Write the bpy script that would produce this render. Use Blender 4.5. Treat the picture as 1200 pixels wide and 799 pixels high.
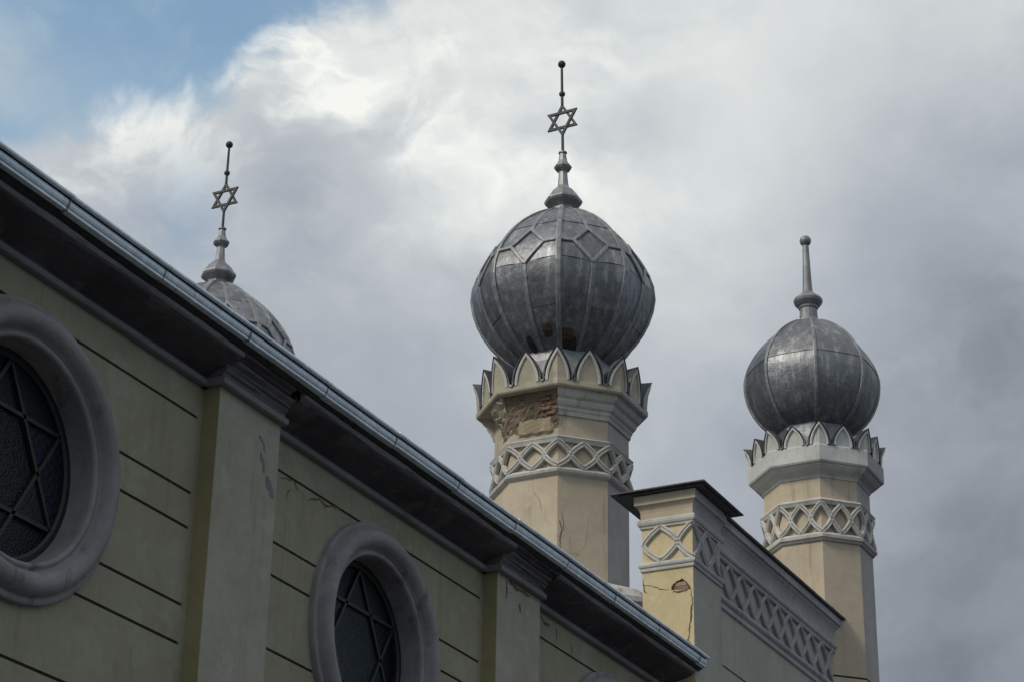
import bpy, math, random
from mathutils import Vector, Matrix
random.seed(7)
R_ = math.radians
scene = bpy.context.scene
for o in list(bpy.data.objects): bpy.data.objects.remove(o)
COL = scene.collection
ZC = 1.6                       # camera height; heights below are written from the camera level

# ------------------------------------------------------------------ camera
F_PX, PITCH, ROLL, AZ = 2583.54, R_(25.0447), R_(1.0899), R_(26.9089)
fw = Vector((math.cos(PITCH)*math.cos(AZ), math.cos(PITCH)*math.sin(AZ), math.sin(PITCH)))
rt0 = Vector((math.sin(AZ), -math.cos(AZ), 0)); up0 = rt0.cross(fw)
rt = math.cos(ROLL)*rt0 + math.sin(ROLL)*up0
up = -math.sin(ROLL)*rt0 + math.cos(ROLL)*up0
cd = bpy.data.cameras.new('camera'); cam = bpy.data.objects.new('camera', cd); COL.objects.link(cam)
cam.matrix_world = Matrix(((rt.x, up.x, -fw.x, 0), (rt.y, up.y, -fw.y, 0), (rt.z, up.z, -fw.z, ZC), (0, 0, 0, 1)))
cd.sensor_width = 36; cd.lens = F_PX/1200*36; cd.clip_end = 5000; cd.clip_start = .1
scene.camera = cam

# ------------------------------------------------------------------ view transform
scene.view_settings.view_transform = 'Standard'; scene.view_settings.look = 'None'
scene.view_settings.exposure = 0; scene.view_settings.gamma = 1
SUN_AZ, SUN_EL = 152, 42

# ------------------------------------------------------------------ node helpers
class N:
    def __init__(s, nt): s.nt = nt; s.n = nt.nodes; s.l = nt.links
    def new(s, t, **k):
        x = s.n.new(t)
        for a, b in k.items(): setattr(x, a, b)
        return x
    def put(s, sock, v):
        if isinstance(v, (int, float)): sock.default_value = v
        elif isinstance(v, (tuple, list, Vector)):
            v = tuple(v); sock.default_value = v+(1,) if len(v) == 3 and sock.type == 'RGBA' else v
        else: s.l.new(v, sock)
    def math(s, op, a, b=0.0, c=None, clamp=False):
        m = s.new('ShaderNodeMath', operation=op); m.use_clamp = clamp
        s.put(m.inputs[0], a); s.put(m.inputs[1], b)
        if c is not None: s.put(m.inputs[2], c)
        return m.outputs[0]
    def vec(s, op, a, b, out=0):
        m = s.new('ShaderNodeVectorMath', operation=op); s.put(m.inputs[0], a)
        if op == 'SCALE': s.put(m.inputs['Scale'], b)
        else: s.put(m.inputs[1], b)
        return m.outputs[out]
    def noise(s, v, scale, detail=4, rough=.55, dist=0.0, col=False):
        t = s.new('ShaderNodeTexNoise'); s.put(t.inputs['Vector'], v)
        t.inputs['Scale'].default_value = scale; t.inputs['Detail'].default_value = detail
        t.inputs['Roughness'].default_value = rough; t.inputs['Distortion'].default_value = dist
        return t.outputs['Color' if col else 'Fac']
    def ramp(s, f, a, b, lo=0.0, hi=1.0, smooth=True):
        m = s.new('ShaderNodeMapRange'); m.interpolation_type = 'SMOOTHSTEP' if smooth else 'LINEAR'
        s.put(m.inputs[0], f); s.put(m.inputs[1], a); s.put(m.inputs[2], b); s.put(m.inputs[3], lo); s.put(m.inputs[4], hi)
        return m.outputs[0]
    def mix(s, f, a, b, mode='MIX'):
        m = s.new('ShaderNodeMix', data_type='RGBA', blend_type=mode)
        s.put(m.inputs[0], f); s.put(m.inputs[6], a); s.put(m.inputs[7], b)
        return m.outputs[2]
    def scale(s, v, sx, sy, sz):
        m = s.new('ShaderNodeMapping'); s.put(m.inputs[0], v); m.inputs['Scale'].default_value = (sx, sy, sz)
        return m.outputs[0]

# ------------------------------------------------------------------ world: daylight sky with a broken cloud deck
def pix_dir(x, y):
    return (fw*F_PX + rt*(x-600) - up*(y-399.5)).normalized()
w = bpy.data.worlds.new('World'); scene.world = w; w.use_nodes = True
W = N(w.node_tree); W.n.clear()
wo = W.new('ShaderNodeOutputWorld'); bg = W.new('ShaderNodeBackground')
tc = W.new('ShaderNodeTexCoord'); D = W.vec('NORMALIZE', tc.outputs['Generated'], (0, 0, 0))
sky = W.new('ShaderNodeTexSky'); sky.sky_type = 'NISHITA'; sky.sun_disc = False
sky.sun_elevation = R_(SUN_EL); sky.sun_rotation = R_(90-SUN_AZ); sky.air_density = 1.0; sky.dust_density = .6; sky.ozone_density = 2
sepD = W.new('ShaderNodeSeparateXYZ'); W.l.new(D, sepD.inputs[0]); el = sepD.outputs[2]
warp = W.vec('SCALE', W.vec('SUBTRACT', W.noise(D, 5, 5, .6, col=True), (.5, .5, .5)), .10)
DW = W.vec('ADD', D, warp)
DW = W.scale(DW, 1, 1, 1.5)
big = W.noise(DW, 6.5, 7, .52)
mid = W.noise(W.vec('ADD', DW, (3.1, 1.7, .4)), 15, 8, .58, .25)
# grey deck, brighter towards the zenith as an overcast sky is
lum = W.ramp(el, .25, .58, .265, .66, smooth=False)
lum = W.math('ADD', lum, W.math('MULTIPLY', W.math('SUBTRACT', big, .5), .46))
lum = W.math('ADD', lum, W.math('MULTIPLY', W.math('SUBTRACT', mid, .5), .12))
def blob(px, py, r0, r1, amp, nz=.6):
    d = pix_dir(px, py)
    t = W.math('SUBTRACT', 1.0, W.vec('DOT_PRODUCT', D, tuple(d), 1))
    ang = W.math('SQRT', W.math('MULTIPLY', t, 2.0))
    ang = W.math('ADD', ang, W.math('MULTIPLY', W.math('SUBTRACT', mid, .5), nz*r1/F_PX*3))
    return W.ramp(ang, r0/F_PX, r1/F_PX, amp, 0.0)
for b in ((205, 125, 0, 170, .26, 1.6), (330, 90, 0, 110, .02, 1.6), (430, 90, 0, 110, .10, 1.4), (560, 60, 0, 300, .16, .6), (860, 130, 0, 330, .17, .5), (640, 260, 0, 260, .10, .7), (980, 250, 0, 330, -.04, .4), (30, 150, 0, 200, .06, .8),
          (520, 240, 0, 170, .12, .7), (345, 225, 0, 110, -.10, .8), (760, 150, 0, 90, -.05, .9), (200, 260, 0, 120, -.08, .8),
          (1180, 240, 0, 330, -.13, .3), (1100, 560, 0, 400, -.05, .2), (560, 330, 0, 160, -.03, .7)):
    lum = W.math('ADD', lum, blob(*b))
lum = W.math('MINIMUM', W.math('MAXIMUM', lum, .16), .90)
cloud = W.mix(W.ramp(lum, .15, .45, smooth=False), (.160, .184, .225), (.415, .45, .50))
cloud = W.mix(W.ramp(lum, .45, .68, smooth=False), cloud, (.645, .68, .69))
cloud = W.mix(W.ramp(lum, .68, .95, smooth=False), cloud, (.98, .985, .93))
# the blue gap, up and to the left of the great circle through two points of the cloud's edge
nrm = pix_dir(0, 225).cross(pix_dir(560, 8)).normalized()
if nrm.dot(pix_dir(0, 0)) < 0: nrm = -nrm
gap = W.vec('DOT_PRODUCT', D, tuple(nrm), 1)
gap = W.math('ADD', gap, W.math('MULTIPLY', W.math('SUBTRACT', big, .5), .10))
gap = W.math('ADD', gap, W.math('MULTIPLY', W.math('SUBTRACT', mid, .5), .075))
gapm = W.ramp(gap, .000, .026)
far = W.noise(W.vec('ADD', D, (7, 3, 1)), 2.2, 3)
gapm = W.math('MULTIPLY', gapm, W.ramp(far, .78, .60, 0.0, .94))
gapm = W.math('MULTIPLY', gapm, blob(60, 20, 500, 1500, 1.0, .3))
# more breaks in the deck away from the towers, over the street
vw = W.vec('DOT_PRODUCT', D, tuple(pix_dir(640, 420)), 1)
gapm = W.math('MAXIMUM', gapm, W.math('MULTIPLY', W.ramp(vw, .90, .72), W.ramp(W.noise(W.vec('ADD', DW, (1, 4, 2)), 3.0, 6), .47, .60, 0.0, .5)))
gapm = W.math('MAXIMUM', gapm, blob(215, 275, 0, 120, .34, 1.1))
skyc = W.vec('MULTIPLY', W.vec('SCALE', sky.outputs[0], .17), (.84, 1.04, 1.0))
skyc = W.mix(W.ramp(mid, .40, .75, .14, .6), skyc, (.46, .60, .64))
W.l.new(W.mix(gapm, cloud, skyc), bg.inputs['Color']); bg.inputs['Strength'].default_value = 1.0
W.l.new(bg.outputs[0], wo.inputs[0])

# ------------------------------------------------------------------ sun (veiled by cloud)
sd = bpy.data.lights.new('sun', 'SUN'); sd.energy = 1.9; sd.angle = R_(12); sd.color = (1, .93, .80)
so = bpy.data.objects.new('sun', sd); COL.objects.link(so)
sv = Vector((math.cos(R_(SUN_AZ))*math.cos(R_(SUN_EL)), math.sin(R_(SUN_AZ))*math.cos(R_(SUN_EL)), math.sin(R_(SUN_EL))))
so.rotation_euler = sv.to_track_quat('Z', 'Y').to_euler()
so.location = sv*60

# ------------------------------------------------------------------ materials
def mat(name):
    m = bpy.data.materials.new(name); m.use_nodes = True
    k = N(m.node_tree); b = k.n['Principled BSDF']
    k.pos = k.new('ShaderNodeNewGeometry').outputs['Position']; k.b = b; k.m = m
    return k
def stucco(name, c, c2=None, stain=(.16, .14, .11), st=.35, patch=None, pst=0, bump=.35):
    k = mat(name); c2 = c2 or tuple(x*.8 for x in c)
    a = k.noise(k.pos, 1.3, 6, .6); f = k.noise(k.pos, 9, 6, .65); g = k.noise(k.pos, 70, 4, .6)
    base = k.mix(k.ramp(a, .35, .68), c, c2)
    base = k.mix(k.math('MULTIPLY', k.ramp(f, .42, .75), .35), base, tuple(x*.72 for x in c2))
    base = k.mix(k.math('MULTIPLY', k.ramp(k.noise(k.pos, 4.5, 5, .6), .56, .72), .28), base, tuple(min(1, x*1.22) for x in c))
    streak = k.noise(k.scale(k.pos, 7, 7, .55), 1.0, 6, .62)
    base = k.mix(k.math('MULTIPLY', k.ramp(streak, .53, .78), st), base, stain)
    if patch:
        pm = k.noise(k.vec('ADD', k.pos, (5, 9, 2)), 2.6, 7, .62)
        base = k.mix(k.math('MULTIPLY', k.ramp(pm, .56, .62), pst), base, patch)
    k.put(k.b.inputs['Base Color'], base); k.b.inputs['Roughness'].default_value = .92
    k.b.inputs['Specular IOR Level'].default_value = .25
    bp = k.new('ShaderNodeBump'); bp.inputs['Strength'].default_value = bump; bp.inputs['Distance'].default_value = .02
    hh = k.math('ADD', k.math('MULTIPLY', g, .35), k.math('ADD', k.math('MULTIPLY', f, .5), k.math('MULTIPLY', a, .5)))
    k.l.new(hh, bp.inputs['Height']); k.l.new(bp.outputs[0], k.b.inputs['Normal'])
    return k.m
def metal(name, c, c2, rough=.42, metallic=.75, streak=.7, dent=.4, rust=0, panel=0):
    k = mat(name)
    a = k.noise(k.pos, 2.1, 6, .6); s = k.noise(k.scale(k.pos, 9, 9, 1.1), 1.0, 7, .68); f = k.noise(k.pos, 26, 5, .6)
    base = k.mix(k.ramp(a, .34, .66), c, c2)
    base = k.mix(k.math('MULTIPLY', k.ramp(s, .47, .70), streak), base, tuple(x*1.85 for x in c2))
    base = k.mix(k.math('MULTIPLY', k.ramp(k.noise(k.scale(k.pos, 14, 14, 1.4), 1, 5, .6), .52, .75), .55), base, tuple(x*.45 for x in c))
    if rust:
        base = k.mix(k.math('MULTIPLY', k.ramp(k.noise(k.pos, 5, 6, .7), .60, .72), rust), base, (.16, .07, .03))
    if panel:     # each sheet has weathered to a tone of its own
        rnd = k.new('ShaderNodeObjectInfo').outputs['Random']
        base = k.vec('SCALE', base, k.math('ADD', 1-panel/2, k.math('MULTIPLY', rnd, panel)))
    k.put(k.b.inputs['Base Color'], base); k.b.inputs['Metallic'].default_value = metallic
    k.put(k.b.inputs['Roughness'], k.math('ADD', rough-.12, k.math('MULTIPLY', k.math('ADD', a, f), .13)))
    bp = k.new('ShaderNodeBump'); bp.inputs['Strength'].default_value = dent; bp.inputs['Distance'].default_value = .05
    k.l.new(k.math('ADD', k.math('MULTIPLY', k.noise(k.pos, 5.5, 3, .5), .8), k.math('MULTIPLY', f, .06)), bp.inputs['Height'])
    k.l.new(bp.outputs[0], k.b.inputs['Normal'])
    return k.m
def plain(name, c, rough=.8, metallic=0, var=.3, scale=12, bump=.2):
    k = mat(name); a = k.noise(k.pos, scale, 6, .65)
    k.put(k.b.inputs['Base Color'], k.mix(k.ramp(a, .3, .7), tuple(x*(1+var) for x in c), tuple(x*(1-var) for x in c)))
    k.b.inputs['Roughness'].default_value = rough; k.b.inputs['Metallic'].default_value = metallic
    bp = k.new('ShaderNodeBump'); bp.inputs['Strength'].default_value = bump; bp.inputs['Distance'].default_value = .02
    k.l.new(a, bp.inputs['Height']); k.l.new(bp.outputs[0], k.b.inputs['Normal'])
    return k.m
M = {}
M['wall_green'] = stucco('grey green painted stucco', (.290, .276, .202), (.248, .236, .168), stain=(.12, .108, .072), st=.50, patch=(.32, .308, .245), pst=.45)
M['pil_front'] = stucco('grey painted stucco', (.335, .318, .262), (.285, .27, .215), stain=(.15, .135, .10), st=.55, patch=(.365, .35, .31), pst=.6)
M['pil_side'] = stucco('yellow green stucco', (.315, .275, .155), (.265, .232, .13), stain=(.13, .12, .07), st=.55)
M['yellow'] = stucco('faded yellow stucco', (.58, .49, .365), (.48, .40, .295), stain=(.24, .185, .135), st=.62, patch=(.60, .45, .345), pst=.7)
M['cream'] = stucco('warm cream stucco', (.56, .475, .36), (.47, .398, .30), stain=(.24, .19, .145), st=.58, patch=(.55, .43, .34), pst=.6)
M['violet_grey'] = stucco('violet grey stucco', (.39, .365, .36), (.33, .31, .31), stain=(.20, .19, .18), st=.35)  # grey stucco on the street-facing sides of the tower shafts
M['pier_yellow'] = stucco('bright yellow stucco', (.61, .50, .30), (.52, .42, .25), stain=(.28, .22, .13), st=.58, patch=(.65, .57, .42), pst=.6)
M['block_green'] = stucco('grey green stucco of the front block', (.365, .352, .308), (.325, .313, .272), stain=(.19, .18, .15), st=.40)
M['mould_grey'] = stucco('dark grey painted moulding', (.21, .205, .215), (.165, .16, .168), stain=(.08, .075, .07), st=.5, bump=.4)
M['soffit'] = stucco('dark soffit plaster', (.092, .085, .096), (.06, .056, .064), stain=(.025, .023, .025), st=.5, patch=(.17, .155, .14), pst=.40, bump=.8)  # darker plaster on the underside of the eaves
M['trim'] = stucco('weathered pale grey trim', (.55, .53, .485), (.42, .405, .375), stain=(.15, .13, .105), st=.8, patch=(.62, .60, .55), pst=.5)
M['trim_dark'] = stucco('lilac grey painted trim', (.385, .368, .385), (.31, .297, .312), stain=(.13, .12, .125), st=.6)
M['white'] = stucco('off white stucco', (.60, .595, .56), (.48, .475, .45), stain=(.22, .20, .17), st=.6)
M['crown_cream'] = stucco('dirty cream stucco', (.47, .42, .32), (.36, .32, .245), stain=(.14, .12, .09), st=.7, patch=(.30, .27, .22), pst=.5)
M['masonry'] = stucco('bare brown mortar', (.20, .155, .11), (.115, .09, .066), stain=(.06, .05, .04), st=.6, patch=(.26, .20, .15), pst=.6, bump=1.0)
M['rough_plaster'] = stucco('rough plaster patch', (.40, .31, .215), (.30, .235, .165), st=.4, patch=(.45, .38, .28), pst=.7, bump=1.0)
M['brick'] = plain('red brick', (.175, .085, .06), .9, 0, .5, 14, .6)
M['dome'] = metal('dark lead sheet', (.150, .152, .164), (.195, .197, .21), .46, .60, .80, .45, panel=.45)
M['rib'] = metal('dull zinc rib', (.20, .202, .212), (.265, .267, .277), .52, .5, .5, .25)
M['hood'] = metal('blackened sheet metal', (.075, .076, .085), (.12, .122, .132), .5, .5, .4, .5)
M['finial'] = metal('grey painted finial metal', (.19, .19, .20), (.26, .26, .265), .5, .4, .5, .15)
M['iron'] = metal('dark iron', (.036, .036, .040), (.055, .055, .060), .6, .3, .3, .1)
M['gutter'] = metal('galvanised gutter sheet', (.58, .645, .73), (.70, .77, .84), .36, .42, .25, .25)
M['strap'] = metal('dull gutter strap', (.20, .205, .215), (.27, .275, .285), .5, .5, .3, .2)
M['black'] = plain('black edge and shade', (.025, .024, .024), .85, 0, .4, 10, .4)  # black for the board edge, the rim's shadow strip and torn holes
M['cap'] = metal('dark roof cap sheet', (.04, .04, .045), (.07, .07, .075), .55, .4, .4, .3)
M['roof'] = metal('grey roof sheet', (.12, .12, .13), (.18, .18, .19), .5, .5, .4, .2)
M['crack'] = plain('dark crack', (.11, .088, .06), .95)
M['groove'] = plain('dark groove', (.045, .048, .036), .95)  # dark tone for the recessed groove bottoms
M['ground'] = plain('asphalt', (.05, .05, .052), .9, 0, .3, 8, .3)
M['paving'] = plain('concrete paving', (.20, .19, .18), .9, 0, .2, 3, .2)
M['lead'] = plain('lead window bar', (.012, .012, .012), .6)
M['rust'] = plain('rust', (.085, .05, .032), .9, 0, .6, 22, .5)
M['mould_grey2'] = stucco('lilac grey window surround', (.27, .256, .262), (.20, .19, .196), stain=(.075, .07, .066), st=.75, patch=(.31, .30, .30), pst=.4, bump=.6)
M['gutter_shadow'] = M['black']
M['mould_dark'] = stucco('dark moulding', (.15, .142, .152), (.11, .104, .11), stain=(.05, .048, .05), st=.5, patch=(.21, .195, .19), pst=.4, bump=.7)  # darker tone for the bracket blocks over the pilasters
M['pier_cream'] = stucco('cream moulding', (.50, .42, .31), (.42, .35, .26), st=.35, patch=(.42, .27, .19), pst=.4)
M['brick_brown'] = plain('brown brick', (.17, .115, .08), .9, 0, .5, 14, .6)
def glass(name, c, sc=60):
    k = mat(name)
    k.b.inputs['Roughness'].default_value = .32
    wv = k.new('ShaderNodeTexChecker'); k.put(wv.inputs['Vector'], k.pos); wv.inputs['Scale'].default_value = sc
    k.put(k.b.inputs['Base Color'], k.mix(wv.outputs['Fac'], c, tuple(x*2.6 for x in c)))
    rnd = k.new('ShaderNodeObjectInfo').outputs['Random']
    base_ = k.vec('SCALE', k.b.inputs['Base Color'].links[0].from_socket, k.math('ADD', .35, k.math('MULTIPLY', rnd, 1.6)))
    k.put(k.b.inputs['Base Color'], base_); k.put(k.b.inputs['Roughness'], k.math('ADD', .22, k.math('MULTIPLY', rnd, .25)))
    vo = k.new('ShaderNodeTexVoronoi'); k.put(vo.inputs['Vector'], k.pos); vo.inputs['Scale'].default_value = 55
    bp = k.new('ShaderNodeBump'); bp.inputs['Strength'].default_value = .6; bp.inputs['Distance'].default_value = .01
    k.l.new(vo.outputs['Distance'], bp.inputs['Height']); k.l.new(bp.outputs[0], k.b.inputs['Normal'])
    k.b.inputs['Specular IOR Level'].default_value = .18
    return k.m
M['glass_a'] = glass('wired sea green glass', (.005, .008, .010))
M['glass_b'] = glass('dark blue glass', (.003, .004, .008), 20)

# ------------------------------------------------------------------ mesh helpers
class MB:
    def __init__(s): s.v = []; s.f = []; s.mi = []; s.sm = []
    def quadgrid(s, rows, mi=0, closed=False, smooth=False, flip=False):
        b = len(s.v); nr = len(rows); nc = len(rows[0])
        for r in rows: s.v += [tuple(p) for p in r]
        for i in range(nr-1):
            for j in range(nc if closed else nc-1):
                q = (b+i*nc+j, b+i*nc+(j+1) % nc, b+(i+1)*nc+(j+1) % nc, b+(i+1)*nc+j)
                s.f.append(q[::-1] if flip else q); s.mi.append(mi); s.sm.append(smooth)
        return s
    def poly(s, pts, mi=0):
        b = len(s.v); s.v += [tuple(p) for p in pts]; s.f.append(tuple(range(b, b+len(pts)))); s.mi.append(mi); s.sm.append(False)
        return s
    def box(s, x0, x1, y0, y1, z0, z1, mi=0):
        b = len(s.v)
        s.v += [(x, y, z) for z in (z0, z1) for x, y in ((x0, y0), (x1, y0), (x1, y1), (x0, y1))]
        for q in ((0, 3, 2, 1), (4, 5, 6, 7), (0, 1, 5, 4), (1, 2, 6, 5), (2, 3, 7, 6), (3, 0, 4, 7)):
            s.f.append(tuple(b+i for i in q)); s.mi.append(mi); s.sm.append(False)
        return s
    def prism(s, prof, axis_pts, mi=0, closed=True):
        """loft the same-length rings axis_pts (list of rings)"""
        s.quadgrid(axis_pts, mi, closed=True)
        s.poly(axis_pts[0][::-1], mi); s.poly(axis_pts[-1], mi)
        return s
    def mesh(s, name, mats, merge=False):
        me = bpy.data.meshes.new(name); me.from_pydata(s.v, [], s.f)
        for m in mats: me.materials.append(m)
        me.polygons.foreach_set('material_index', s.mi); me.polygons.foreach_set('use_smooth', s.sm)
        me.update()
        return me
    def obj(s, name, mats, parent=None, loc=None, **kw):
        if not isinstance(mats, (list, tuple)): mats = [mats]
        o = bpy.data.objects.new(name, s.mesh(name, mats)); COL.objects.link(o)
        if parent: o.parent = parent
        if loc: o.location = loc
        for k, v in kw.items(): o[k] = v
        return o
def link(name, me, parent, loc=(0, 0, 0), rz=0):
    o = bpy.data.objects.new(name, me); COL.objects.link(o); o.parent = parent
    o.location = loc; o.rotation_euler = (0, 0, rz); return o
def empty(name, loc=(0, 0, 0), parent=None, **kw):
    o = bpy.data.objects.new(name, None); COL.objects.link(o); o.location = loc; o.empty_display_size = .3
    if parent: o.parent = parent
    for k, v in kw.items(): o[k] = v
    return o
def sweep(mb, P, Nn, prof, mi=0, caps=True, smooth=False):
    """sweep profile (list of (side, out)) along points P with outward normals Nn"""
    P = [Vector(p) for p in P]; rows = []
    for i, p in enumerate(P):
        t = (P[min(i+1, len(P)-1)]-P[max(i-1, 0)]).normalized()
        n = Vector(Nn[i]).normalized(); sd_ = t.cross(n).normalized()
        rows.append([p+sd_*a+n*b for a, b in prof])
    mb.quadgrid(rows, mi, smooth=smooth)
    if caps: mb.poly(rows[0][::-1], mi); mb.poly(rows[-1], mi)
    return mb
def ring(R, z, n=8, off=22.5, c=(0, 0)):
    return [(c[0]+R*math.cos(R_(off+360/n*i)), c[1]+R*math.sin(R_(off+360/n*i)), z) for i in range(n)]
def lathe(mb, prof, n=8, off=22.5, c=(0, 0), mi=0, smooth=False, capt=True):
    rows = [ring(r, z, n, off, c) for r, z in prof]
    mb.quadgrid(rows, mi, closed=True, smooth=smooth)
    if capt: mb.poly(rows[0][::-1], mi); mb.poly(rows[-1], mi)
    return mb
def interp(tab, x):
    for (a, b), (c, d) in zip(tab, tab[1:]):
        if x <= c: return b+(d-b)*(x-a)/(c-a)
    return tab[-1][1]
def wob(x, s=0.0):      # cheap smooth pseudo noise
    return math.sin(x*12.9+s)*.5+math.sin(x*31.7+s*2.3)*.3+math.sin(x*73.1+s*1.7)*.2

STRIP = lambda w_, t_: [(-w_, -.012), (-w_, t_*.72), (-w_*.72, t_), (-w_*.30, t_), (0, t_*.55), (w_*.30, t_), (w_*.72, t_), (w_, t_*.72), (w_, -.012)]
def lens(k, n=7):       # half outline of a pointed lens: (side fraction 0..1, height -1..1)
    out = []
    for i in range(2*n+1):
        z = -1+i/n
        out.append((1-abs(z)**1.46, z))
    return out

# =================================================================== TOWERS
C22 = math.cos(R_(22.5))
def octpt(s, z, R, d=0.0):
    s = s % 8; i = int(s); t = s-i; Rr = R+d/C22
    a0, a1 = R_(22.5+45*i), R_(67.5+45*i)
    return Vector((Rr*((1-t)*math.cos(a0)+t*math.cos(a1)), Rr*((1-t)*math.sin(a0)+t*math.sin(a1)), z))
def octn(s):
    s = s % 8; i = int(s+1e-6); t = s-i
    if t < 1e-4: a = 22.5+45*i
    else: a = 45+45*i
    return Vector((math.cos(R_(a)), math.sin(R_(a)), 0))
def face_loft(i, rings, s0=0.0, s1=1.0, ns=1, rough=0.0):
    """one octagon side of a lathed moulding; closed profile, closed ends"""
    mb = MB(); rows = []
    for j in range(ns+1):
        s = i+s0+(s1-s0)*j/ns; s = min(s, i+1-1e-7)
        row = []
        for q, (r, z) in enumerate(rings):
            dr = rough*wob(j*.37+q*1.3, i) if 0 < q < len(rings)-1 else 0
            row.append(octpt(s, z+dr*.5, r+dr))
        rows.append(row)
    mb.quadgrid(rows, 0); mb.poly(rows[0][::-1]); mb.poly(rows[-1])
    return mb
# face index i spans vertices 22.5+45i .. 67.5+45i ; normals at 45+45i: face 3 -> 180 (towards the street's near end), 4 -> 225, 5 -> 270
def shaft(parent, R, z0, z1, mats, name='shaft'):
    mb = MB()
    for i in range(8):
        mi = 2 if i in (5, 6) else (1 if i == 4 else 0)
        mb.quadgrid([[octpt(i, z0, R), octpt(i+1-1e-7, z0, R)], [octpt(i, z1, R), octpt(i+1-1e-7, z1, R)]], mi)
    mb.poly(ring(R, z1)); mb.poly(ring(R, z0)[::-1])
    return mb.obj(name, mats, parent)
def lattice(parent, R, z0, z1, mats, w_=.042, t_=.045, skip=()):
    """interlaced pointed arches round the octagon: 16 diamonds"""
    L = empty('lattice_band', (0, 0, 0), parent)
    zc = (z0+z1)/2; h = (z1-z0)/2
    meshes = {}
    for k in range(16):
        for sg in (-1, 1):
            key = (k % 2, sg)
            if key not in meshes:
                P = []; Nn = []
                s_c = (k % 2)*.5+2.0
                for fr, zz in lens(0):
                    P.append((s_c+sg*.25*fr, zz)); 
                pts = []
                for s, zz in P:
                    pts.append(octpt(s, zc+h*zz, R)); 
                    Nn.append(octn(s) if abs(s-round(s)) > .001 else octn(round(s)))
                mb = MB(); sweep(mb, pts, Nn, STRIP(w_, t_))
                meshes[key] = mb.mesh('lattice_strip', [M[mats]])
            link('lattice_strip', meshes[key], L, rz=R_(45*(k//2)))
    return L
def merlons(parent, R, z0, h, face, edge, hood, lean=.05, dep=.30, wfrac=.41):
    """16 pointed battlements, each a stucco face in a raised border with a metal hood running inwards"""
    Cn = empty('crown', (0, 0, 0), parent)
    def outline(hw, hh, n=7, zb=0.0):
        pts = [(-hw, zb)]
        for i in range(1, n+1):
            t = i/n; pts.append((-hw*(1-max(0, (t-.06)/.94)**1.95), zb+(hh-zb)*t))
        return pts + [(-a, b) for a, b in pts[-2::-1]]
    for kind in (0, 1):
        s_c = 2.0+.5*kind
        def P(u, z, d):
            s = s_c+u*.5
            if abs(s-2.0) < 1e-6: s = 2.0
            return octpt(s, z0+z, R, d+lean*(z/h)**1.5)
        face_b, bord, hd = MB(), MB(), MB()
        o1 = outline(wfrac*.74, h*.80); o2 = outline(wfrac*.95, h*.93); o3 = outline(wfrac*1.15, h*1.0)
        # recessed stucco face, bent over the corner: split left and right of the axis
        n = len(o1)//2
        rows = [[P(o1[i][0], o1[i][1], .0) for i in range(n+1)], [P(0, o1[i][1], .0) for i in range(n+1)]]
        rows2 = [[P(0, o1[i][1], .0) for i in range(n+1)], [P(-o1[i][0], o1[i][1], .0) for i in range(n+1)]]
        face_b.quadgrid(rows); face_b.quadgrid(rows2)
        # raised border
        r1 = [P(a, b, -.004) for a, b in o1]; r2 = [P(a, b, .022) for a, b in o1]; r2b = [P(a*1.12, b*1.04, .028) for a, b in o1]
        r3 = [P(a, b, .022) for a, b in o2]; r4 = [P(a, b, -.05) for a, b in o2]
        bord.quadgrid([r1, r2, r2b, r3, r4])
        # hood
        e0 = [P(a, b, .034) for a, b in o3]; e0b = [P(a*.90, b*.97, .030) for a, b in o3]
        e1 = [P(a*1.0, b*.97, -dep*.5) for a, b in o3]; e2 = [P(a*.9, b*.80, -dep) for a, b in o3]
        hd.quadgrid([e0b, e0, e1, e2]); hd.poly(e2)
        mf = face_b.mesh('merlon_face', [M[face]]); mbd = bord.mesh('merlon_border', [M[edge]]); mh = hd.mesh('merlon_hood', [M[hood]])
        for k in range(8):
            rz = R_(45*k)
            vz, va = random.uniform(.92, 1.03), R_(random.uniform(-.6, .6))
            for nm_, me_ in (('merlon_face', mf), ('merlon_border', mbd), ('merlon_hood', mh)):
                o_ = link(nm_, me_, Cn, rz=rz+va); o_.scale.z = vz; o_.location.z = z0*(1-vz)
    # curved metal valleys between the merlons
    for k in range(2):
        vb = MB(); s_c = 2.25+.5*k
        hw = .5*(.5-wfrac)*1.06
        rows = []
        for d, zz in ((.035, -.02), (.03, .03), (-dep*.4, .05), (-dep, .07)):
            rows.append([octpt(s_c+hw*a, z0+h*(zz*1.4)+h*.10*abs(a)**2, R, d) for a in (-1, -.6, -.2, .2, .6, 1)])
        vb.quadgrid(rows)
        mv = vb.mesh('valley_sheet', [M[hood]])
        for j in range(8): link('valley_sheet', mv, Cn, rz=R_(45*j))
    return Cn

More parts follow.
